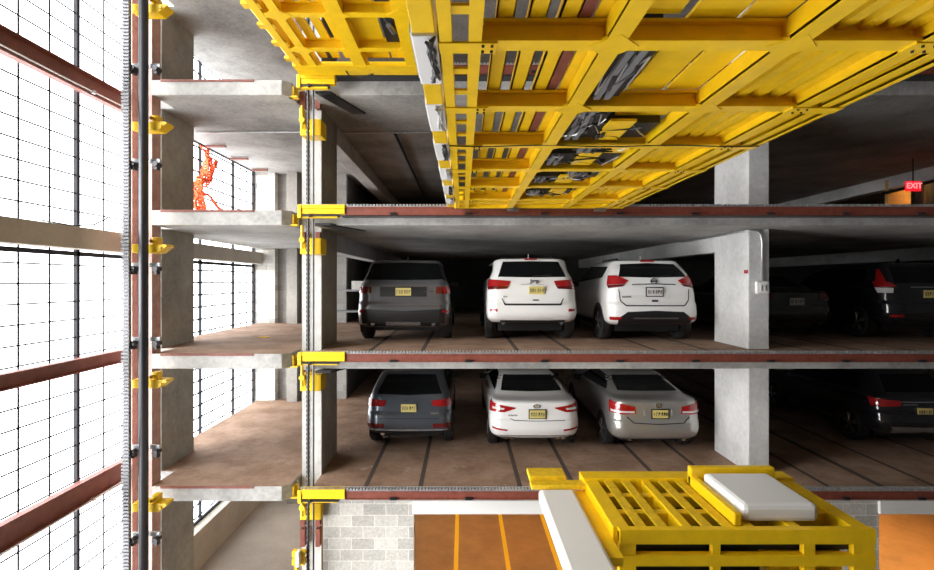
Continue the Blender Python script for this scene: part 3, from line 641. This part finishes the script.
p = B.rear(0, 1.0); bb = lathe_x([(-.006, .035), (-.006, .05), (.006, .05), (.006, .035), (-.006, .035)], 20); bb.v = [(v[1]*1.5+.03, v[0]+p.y-.012, v[2]*.8+.99) for v in bb.v]; bb.build('emblem', 'chrome', t)
text(t, 'H', .07, (.03, p.y-.014, .99), 'chrome', 'emblem'); text(t, 'SONATA', .045, (-.46, B.rear(-.46, .8).y-.014, .80), 'chrome', 'badge'); 
# -- silver sedan
H = 1.46; rows = sedan(H, .915, 4.8, deck=1.12, dl=.55)
t, B = car(3.93, 10.0, ZCc, 'silver saloon car with chrome exhaust, rightmost of lower row beside column', 'p_silver', rows, dict(
    rear=[('rear_window', 'glass', [(-.54, 1.39), (0, 1.395), (.54, 1.39)], [(-.64, 1.20), (0, 1.20), (.64, 1.20)], .006),
          ('seam', 'black', [(-.62, .80), (-.5, .69), (0, .665), (.5, .69), (.62, .80)], [(-.64, .79), (-.51, .675), (0, .65), (.51, .675), (.64, .79)], .006),
          ('lower_bumper', 'black', *rect(-.68, .68, .305, .33), .012)],
    pair=[('tail_light', 'lamp_red', [(.47, 1.0), (.7, 1.05), (1.08, 1.08)], [(.45, .86), (.7, .84), (1.02, .85)], .016), ('tail_light', 'lamp_clear', [(.48, .91), (.98, .91)], [(.48, .875), (.96, .87)], .02), ('bulge_strip', 'galv', *rect(.26, .30, .82, .95), .012)],
    sides=[([(1.35, 1.37), (2.5, 1.41)], [(1.05, 1.15), (3.1, 1.10)])], mirror=(1.0, 3.0), plate=(.03, .86, 'plate_y'), plate_frame=1, wr=.34, fin=1.8, exhaust=[(-.55, .32), (.55, .32)]))
p = B.rear(0, 1.04); bb = lathe_x([(-.006, .035), (-.006, .048), (.006, .048), (.006, .035), (-.006, .035)], 20); bb.v = [(v[1]*1.25, v[0]+p.y-.012, v[2]+1.03) for v in bb.v]; bb.build('emblem', 'chrome', t); text(t, 'L', .06, (0, p.y-.014, 1.03), 'chrome', 'emblem')
# -- dark saloon behind the right column
H = 1.44; rows = sedan(H, .90, 4.7, deck=1.02, dl=.5)
t, B = car(7.3, 10.9, ZB, 'dark saloon car in deep shade just right of pale column', 'p_dark', rows, dict(
    rear=[('rear_window', 'glass', [(-.54, 1.37), (.54, 1.37)], [(-.66, 1.12), (.66, 1.12)], .006), ('seam', 'black', *rect(-.6, .6, .64, .65), .006)],
    pair=[('tail_light', 'lamp_dark', *rect(.5, 1.0, .84, .98), .014)],
    sides=[([(1.3, 1.34), (2.5, 1.38)], [(1.0, 1.08), (3.1, 1.06)])], mirror=(1.0, 3.0), plate=(0, .80, 'plate_w'), wr=.34))
# -- black SUV upper right
H = 1.66; rows = suv(H, .91, 4.5, belt=1.22, slope=.4, zb=.34, roofw=.68, hood=1.04)
t, B = car(9.75, 10.35, ZB, 'black sport utility car with tall red corner lights at upper right', 'p_black', rows, dict(
    rear=[('rear_window', 'glass', [(-.54, 1.56), (.54, 1.56)], [(-.66, 1.22), (.66, 1.22)], .006), ('chrome_strip', 'chrome', *rect(-.4, .4, 1.10, 1.125), .02), ('lower_bumper', 'black', *rect(-.7, .7, .345, .5), .01)],
    pair=[('tail_light', 'lamp_red', [(.74, 1.50), (.80, 1.50)], [(.80, 1.22), (1.02, 1.22)], .016), ('tail_light', 'lamp_red', [(.74, 1.22), (1.08, 1.24)], [(.66, 1.13), (1.05, 1.12)], .016), ('tail_light', 'lamp_clear', [(.72, 1.10), (1.05, 1.11)], [(.74, 1.0), (1.0, 1.0)], .014), ('reflector', 'lamp_red', *rect(.6, .85, .50, .55), .016)],
    sides=[([(.8, 1.52), (2.4, 1.55)], [(.75, 1.22), (2.9, 1.15)])], mirror=(1.05, 2.8), plate=(0, .98, 'plate_y'), wr=.35, fin=.8))
# -- black SUV lower right
H = 1.62; rows = suv(H, .92, 4.6, belt=1.16, slope=.5, zb=.34, roofw=.68, hood=1.02)
t, B = car(9.55, 10.3, ZCc, 'black sport utility car with silver rear skid plate at lower right', 'p_black', rows, dict(
    rear=[('rear_window', 'glass', [(-.54, 1.52), (.54, 1.52)], [(-.66, 1.2), (.66, 1.2)], .006), ('skid_plate', 'rim', [(-.7, .52), (0, .50), (.7, .52)], [(-.62, .38), (0, .42), (.62, .38)], .02), ('chrome_strip', 'chrome', *rect(-.6, .6, 1.0, 1.02), .014)],
    pair=[('tail_light', 'lamp_red', [(.44, 1.03), (1.06, 1.08)], [(.46, .93), (1.0, .90)], .016)],
    sides=[([(.8, 1.48), (2.4, 1.52)], [(.75, 1.18), (2.9, 1.12)])], mirror=(1.05, 2.8), plate=(0, .82, 'plate_y'), wr=.37))
for k in range(9): MB().box(-.42+k*.035, -.40+k*.035, B.rear(-.3, .96).y-.014, B.rear(-.3, .96).y+.004, .945, .975).build('badge', 'chrome', t)
# ================================================================== YELLOW PLATFORMS
def platform_beams(t, x0, x1, ys, zf, h=.24, mat='yel'):
    for i, y in enumerate(ys):
        b = MB(); b.box(x0, x1, y-.055, y+.055, zf, zf+.018); b.box(x0, x1, y-.01, y+.01, zf+.018, zf+h); b.box(x0, x1, y-.05, y+.05, zf+h-.016, zf+h)
        b.build('cross_beam', mat, t)
def long_beam(t, x, w, y0, y1, zf, h=.24, mat='yel', name='long_beam'):
    b = MB(); b.box(x-w/2, x+w/2, y0, y1, zf-.004, zf+.016); b.box(x-w/2, x-w/2+.012, y0, y1, zf, zf+h); b.box(x+w/2-.012, x+w/2, y0, y1, zf, zf+h); return b.build(name, mat, t)
def gusset(b, x, y, zf, s=.11):
    b.prism([(x-s, y), (x, y-s), (x+s, y), (x, y+s)], 'z', zf-.006, zf+.012)
zf = z(1.19); PH = .115
t = thing('transfer_platform', 'large yellow steel car transfer platform overhead, seen from below', 'lift platform', (1.2, 4.6, zf), 'yellow platforms')
ys = [.6, 1.56, 2.53, 3.46, 4.42, 5.38, 6.35, 7.35]
platform_beams(t, .06, 2.42, ys, zf, PH)
MB().box(-.14, 2.62, 8.12, 8.24, zf, zf+.05).box(-.14, 2.62, 8.2, 8.24, zf, zf+.3).build('end_beam', 'yel', t, bevel=.006)
MB().box(.0, 2.55, 7.72, 7.86, zf+.02, zf+.2).build('end_plate', 'yel', t)
for x, w in ((-.085, .062), (.06, .065), (.76, .10), (1.66, .11), (2.32, .09), (2.47, .06), (2.58, .035)): long_beam(t, x, w, .3, 8.15, zf, PH)
for y in ys:
    for x in (.76, 1.66):
        b = MB(); gusset(b, x, y, zf, .13); b.build('gusset_plate', 'yel', t)
    for xa, xb in ((-.12, .17), (2.25, 2.6)):
        o = MB().box(xa, xb, y-.05, y+.06, zf-.012, zf).build('gusset_plate', 'yel', t)
        for x in ((.1, .145) if xa < 1 else (2.3, 2.36)):
            for d in (-.03, .03): MB().cyl((x, y+d, zf-.022), (x, y+d, zf-.010), .008, 6).build('bolt', 'dsteel', o)
# deck above beams
zd = zf+PH+.005
for x in (.21, .37, .525):
    MB().box(x-.045, x+.045, .3, 7.75, zd, zd+.02).box(x-.045, x-.038, .3, 7.75, zd, zd+.06).box(x+.038, x+.045, .3, 7.75, zd, zd+.06).build('deck_slat', 'yel', t)
MB().box(.575, .635, .3, 7.75, zd, zd+.03).build('runner', 'red', t)
for q in ((.82, 1.06, .3, 2.45), (1.12, 1.36, .3, 3.42), (1.39, 1.60, .3, 3.42), (1.2, 1.6, 3.5, 3.95), (.65, .74, .3, 7.75)): MB().box(*q, zd, zd+.02).build('deck_plate', 'yel', t)
for k, x in enumerate((1.78, 1.90, 2.02, 2.14, 2.25)):
    MB().box(x-.032, x+.032, .3, 7.8, zd-.045, zd-.03).box(x-.032, x-.026, .3, 7.8, zd-.03, zd+.03).build('deck_slat', 'yel', t)
MB().cyl((2.4, .3, zf+.06), (2.4, 7.9, zf+.06), .045, 12).build('side_tube', 'yel', t, smooth=True)
for x, ya, yb in ((.86, 3.5, 7.7), (1.12, 4.4, 7.7), (1.38, 4.4, 7.7), (1.54, 5.4, 7.7)):
    MB().box(x-.04, x+.04, ya, yb, zd, zd+.02).build('deck_slat', 'yel', t)
# machinery in the middle bays
rr = random.Random(11)
for i, (xa, xb, ya, yb) in enumerate(((.84, 1.05, 2.62, 3.38), (.84, 1.56, 3.95, 4.35), (.82, 1.1, 3.55, 4.0), (.84, 1.56, 4.9, 5.3), (1.05, 1.55, 4.5, 4.8), (.84, 1.5, 5.95, 6.25), (1.2, 1.58, 5.5, 6.0), (.9, 1.5, 6.85, 7.2))):
    o = MB().box(xa, xb, ya, yb, zd-.06, zd+.12).build('machine_tray', 'black', t)
    for _ in range(3):
        x = rr.uniform(xa+.05, xb-.12); y = rr.uniform(ya+.05, yb-.15); MB().cyl((x, y, zd-.07), (x+.02, y+rr.uniform(.1, .2), zd-.07), rr.uniform(.015, .03), 10).build('motor', 'dsteel', o)
    b = MB(); pts = [(xa+(xb-xa)*k/7, ya+(yb-ya)*(.5+.4*math.sin(k*1.9+i)), zd-.07-.02*math.sin(k*2.3)) for k in range(8)]
    b.tube(pts, .007, 5); b.build('hose', 'galv', o)
    b = MB(); 
    for x in (xa+.06, xa+.13): MB().box(x-.02, x+.02, ya, yb, zd-.085, zd-.06).build('tray_rail', 'midsteel', o)
    if xb-xa > .4: MB().box(xa+.3, xa+.5, ya-.1, yb, zd-.08, zd-.06).build('cover_plate', 'yel', o)
    for q in range(1):
        pts = [(xa+(xb-xa)*(.2+.6*rr.random()), ya+(yb-ya)*k/5, zd-.065-.03*rr.random()) for k in range(6)]; MB().tube(pts, .008, 5).build('cable', 'black', o)
# thin cable along the second cross beam from the far side and hanging wires
MB().tube([(-.12+.3*k, 4.36, zf-.012-.008*math.sin(k*1.7)) for k in range(10)], .006, 4).build('cable', 'black', t)
# underside of end: rollers
for x in (.78, 2.2):
    MB().cyl((x-.06, 8.15, zf-.03), (x+.06, 8.15, zf-.03), .03, 10).box(x-.02, x+.12, 8.1, 8.2, zf-.05, zf).build('roller', 'steel', t)
# cabinets down the left side
for k, y in enumerate((1.44, 2.41, 3.36, 4.32, 5.28, 6.25, 7.1)):
    x1 = -.125; h = .29
    o = MB().box(x1-.13, x1, y+.02, y+.62, zf+.0, zf+.0+h).build('cabinet', 'white', t, bevel=.008)
    MB().box(x1-.14, x1-.13, y+.05, y+.59, zf+.03, zf-.03+h).build('cabinet_door', 'galv', o)
    b = MB(); 
    for q in range(5):
        pts = [(x1-.01-.05*rr.random(), y+.02+.12*s+.03*rr.random(), zf-.005-.02*abs(math.sin(s*1.7+q))) for s in range(5)]; b.tube(pts, .009, 5)
    b.build('cable_bundle', 'dsteel' if k % 2 else 'galv', o)
    b = MB(); b.prism([(y+.64, zf+.02), (y+.72, zf+.02), (y+.98, zf+.45), (y+.90, zf+.45)], 'x', x1-.10, x1-.06); b.box(x1-.12, x1-.01, y+.62, y+.96, zf+.0, zf+.03)
    b.build('gusset', 'yel', t, bevel=.005)
MB().box(-.30, -.27, .6, 7.8, zf+.5, zf+.56).build('cable_tray', 'galv', t)
# ladder-like braces between the two left rails
for y in [y_+d for y_ in ys for d in (.3, .62)]:
    MB().box(-.06, .03, y, y+.07, zf+.01, zf+.025).build('rung', 'yel', t)
# second platform, upper left
zf2 = z(3.385)
t = thing('transfer_platform', 'smaller yellow slotted platform higher up at the upper left', 'lift platform', (-1.75, 5.5, zf2), 'yellow platforms')
ys2 = [1.5, 2.47, 3.45, 4.42, 5.4, 6.37, 7.33]
platform_beams(t, -2.6, -.7, ys2, zf2, .16)
for x, w in ((-2.58, .10), (-2.36, .12), (-1.62, .2), (-.78, .22)): long_beam(t, x, w, 1.2, 8.2, zf2, .16)
MB().box(-2.68, -.65, 7.85, 8.2, zf2-.01, zf2+.03).box(-2.68, -.65, 8.16, 8.2, zf2, zf2+.2).build('end_beam', 'yel', t, bevel=.006)
for x in (-2.2, -2.0, -1.8): MB().box(x-.06, x+.06, 1.2, 7.9, zf2+.14, zf2+.18).build('deck_slat', 'yel', t)
for q in ((-1.52, -1.15, 1.2, 7.9), (-1.12, -.85, 7.3, 7.9), (-1.12, -.85, 1.2, 5.5)): MB().box(*q, zf2+.14, zf2+.16).build('deck_plate', 'yel', t)
for y in ys2:
    for x in (-2.36, -1.62, -.8):
        b = MB(); gusset(b, x, y, zf2, .17); b.build('gusset_plate', 'yel', t)
for ya, yb in ((6.5, 7.25), (5.5, 6.2)):
    o = MB().box(-1.1, -.88, ya, yb, zf2+.08, zf2+.3).build('machine_tray', 'black', t)
    b = MB(); b.tube([(-1.05+.03*k, ya+.1*k, zf2+.06-.02*math.sin(k*2)) for k in range(6)], .01, 5).cyl((-1.0, ya+.2, zf2+.05), (-.95, ya+.4, zf2+.05), .04, 8); b.build('motor', 'steel', o)
MB().cyl((-2.68, 1.2, zf2+.1), (-2.68, 8.1, zf2+.1), .04, 10).build('side_tube', 'yel', t)
for y in [1.6+.5*k for k in range(13)]:
    MB().box(-2.72, -2.5, y, y+.12, zf2+.0, zf2+.04).build('side_bracket', 'yeld', t)
MB().tube([(-1.9, 8.0, zf2+.02), (-1.85, 8.1, zf2-.05), (-1.7, 8.15, zf2-.08), (-1.45, 8.1, zf2-.03)], .012, 6).build('cable', 'black', t)
# third: lower carriage (moving in the photograph, built at rest)
zk = z(-2.95)
t = thing('transfer_carriage', 'yellow carriage with white boxes low in front of the block wall', 'lift carriage', (3.2, 6.8, zk-.3), 'yellow platforms')
YN = 5.95
for x, w in ((1.9, .2), (2.7, .12), (4.0, .14), (4.78, .2)):
    MB().box(x-w/2, x+w/2, YN+.06, 7.6, zk-.2, zk-.004).build('long_beam', 'yel', t, bevel=.01)
for y in (6.5, 7.0): MB().box(1.85, 4.85, y-.06, y+.06, zk-.2, zk-.04).build('cross_beam', 'yel', t, bevel=.006)
MB().box(1.78, 4.9, 7.4, 7.68, zk-.22, zk+.03).build('end_beam', 'yel', t, bevel=.01)
for x in (2.15, 2.4, 2.95, 3.2, 3.45): MB().box(x-.06, x+.06, YN, 7.5, zk-.03, zk-.005).build('deck_slat', 'yeld', t)
MB().box(1.95, 4.7, 6.05, 7.4, zk-.3, zk-.22).build('under_tray', 'dsteel', t)
for zz, h in ((-.16, .16), (-.42, .12), (-.68, .12), (-1.2, .3)): MB().box(1.85, 4.88, YN-.05, YN+.05, zk+zz-.0, zk+zz+h+.012).build('front_rail', 'yel', t, bevel=.006)
for x, w in ((1.95, .2), (3.0, .1), (4.1, .14), (4.75, .26)): MB().box(x-w/2, x+w/2, YN-.035, YN+.045, zk-1.19, zk-.02).build('upright', 'yel', t, bevel=.006)
MB().box(1.95, 3.6, YN+.1, YN+.35, zk-1.1, zk-.32).build('machine_box', 'black', t, bevel=.02)
MB().box(3.7, 4.6, YN+.1, YN+.4, zk-1.1, zk-.32).build('back_panel', 'yeld', t, bevel=.02)
MB().box(3.42, 4.35, 6.1, 7.15, zk-.0, zk+.22).build('equipment_box', 'white', t, bevel=.06)
MB().box(3.28, 3.38, 6.05, 7.3, zk-.02, zk+.14).build('guard', 'yel', t, bevel=.02); MB().box(3.28, 4.5, 7.2, 7.32, zk-.02, zk+.26).build('guard', 'yel', t, bevel=.02)
MB().box(1.1, 1.62, 5.2, 7.3, zk-.28, zk-.08).build('equipment_box', 'white', t, bevel=.05)
MB().box(1.0, 1.8, 7.3, 7.5, zk-.1, zk-.03).build('step_plate', 'yeld', t, bevel=.01); MB().box(1.0, 1.55, 7.5, 7.85, zk-.06, zk+.02).build('step_plate', 'yeld', t, bevel=.01)
MB().box(1.62, 1.8, 5.6, 7.4, zk-.25, zk-.15).build('side_arm', 'yel', t)
# ================================================================== RIGHT BACKGROUND, upper level
t = thing('exit_sign', 'small glowing red exit sign at the upper right', 'sign', tuple(R(914, 187, 13)))
p = R(914, 186, 13); MB().box(p.x-.19, p.x+.19, 13, 13.06, p.z-.13, p.z+.13).build('housing', 'exit', t, bevel=.01)
text(t, 'EXIT', .2, (p.x-t.location.x, -.012, p.z-t.location.z), 'exit_l', 'lettering', bold=.004)
MB().box(p.x-.01, p.x+.01, 13.02, 13.04, p.z+.13, LV['Z']-TH).build('hanger', 'dsteel', t)
a = R(885, 181, 15.5); c2 = R(908, 206, 15.5)
tag(MB().box(a.x, c2.x, 15.4, 15.5, LV['A'], a.z).build('lit_room_panel', 'lit_room'), 'orange panel standing in for a lit room behind the exit sign', 'panel')  # flat panel standing in for the orange-lit room
tag(MB().box(c2.x+.2, c2.x+.6, 15.1, 15.5, LV['A'], LV['Z']-TH).build('steel_post', 'p_dark'), 'dark post just right of the orange lit panel', 'post')
# beam on the upper ceiling and a dark pipe beside it
tag(MB().cyl((12.95, 15.4, z(2.70)), (12.6, 13.3, z(2.68)), .05, 8).build('ceiling_pipe', 'dsteel'), 'short dark pipe under the ceiling beam at upper right', 'pipe')
# blocks seen between cars at left (utility rack)
t = thing('utility_shelf', 'pale utility shelf in shade behind the dark grey car', 'shelf', (-3.4, 14.5, ZB))
MB().box(-3.9, -2.3, 14.3, 14.7, ZB+.95, ZB+1.0).box(-3.9, -2.3, 14.3, 14.7, ZB+.35, ZB+.4).build('board', 'midsteel', t)
MB().box(-3.9, -3.85, 14.3, 14.35, ZB, ZB+1.3).box(-2.35, -2.3, 14.3, 14.35, ZB, ZB+1.3).build('upright', 'dsteel', t)
MB().box(-3.2, -2.6, 14.35, 14.65, ZB+1.0, ZB+1.25).build('crate', 'lgrey', t)
yc = LV['Z']-TH-.03
tag(MB().tube([(-5.7, 10.66, yc), (-3.0, 10.66, yc), (-2.4, 10.7, yc), (0.4, 10.66, yc)], .018, 6).build('conduit', 'galv'), 'thin straight conduit crossing the ceiling left to right above middle column', 'conduit')
tag(MB().tube([(-1.45, 10.7, yc-.02), (-1.45, 14, yc-.02), (-1.45, 20, yc-.02)], .035, 8).build('conduit', 'dsteel'), 'dark pipe running back along the upper ceiling left of the big platform', 'pipe')
# ================================================================== LAMPS
def tube_lamp(x, y, zz, label, power, col):
    t = thing('ceiling_lamp', label, 'lamp', (x, y, zz), 'warm tube lamps')
    MB().box(x-.6, x+.6, y-.08, y+.08, zz-.02, zz+.04).build('fitting', 'white', t); MB().cyl((x-.55, y, zz-.05), (x+.55, y, zz-.05), .03, 8).build('tube', 'sod', t)
    l = bpy.data.lights.new('lamp_light', 'AREA'); l.shape = 'RECTANGLE'; l.size = 1.1; l.size_y = .15; l.energy = power; l.color = col
    o = bpy.data.objects.new('lamp_light', l); COL.objects.link(o); o.location = (0, 0, -.09); o.parent = t
for i, x in enumerate((.2, 3.4, 8.6, 10.8)):
    for j, y in enumerate((10.6, 13.2)):
        tube_lamp(x, y, LV['C']-TH-.05, 'warm tube lamp under second slab, hidden above the block wall opening', 14 if x < 5 else 40, (1, .62, .25))
tube_lamp(13.9, 14.6, LV['Z']-TH-.05, 'warm tube lamp above the orange lit panel', 5, (1, .6, .2))
for o in bpy.data.objects:
    if '_w' in o: del o['_w']
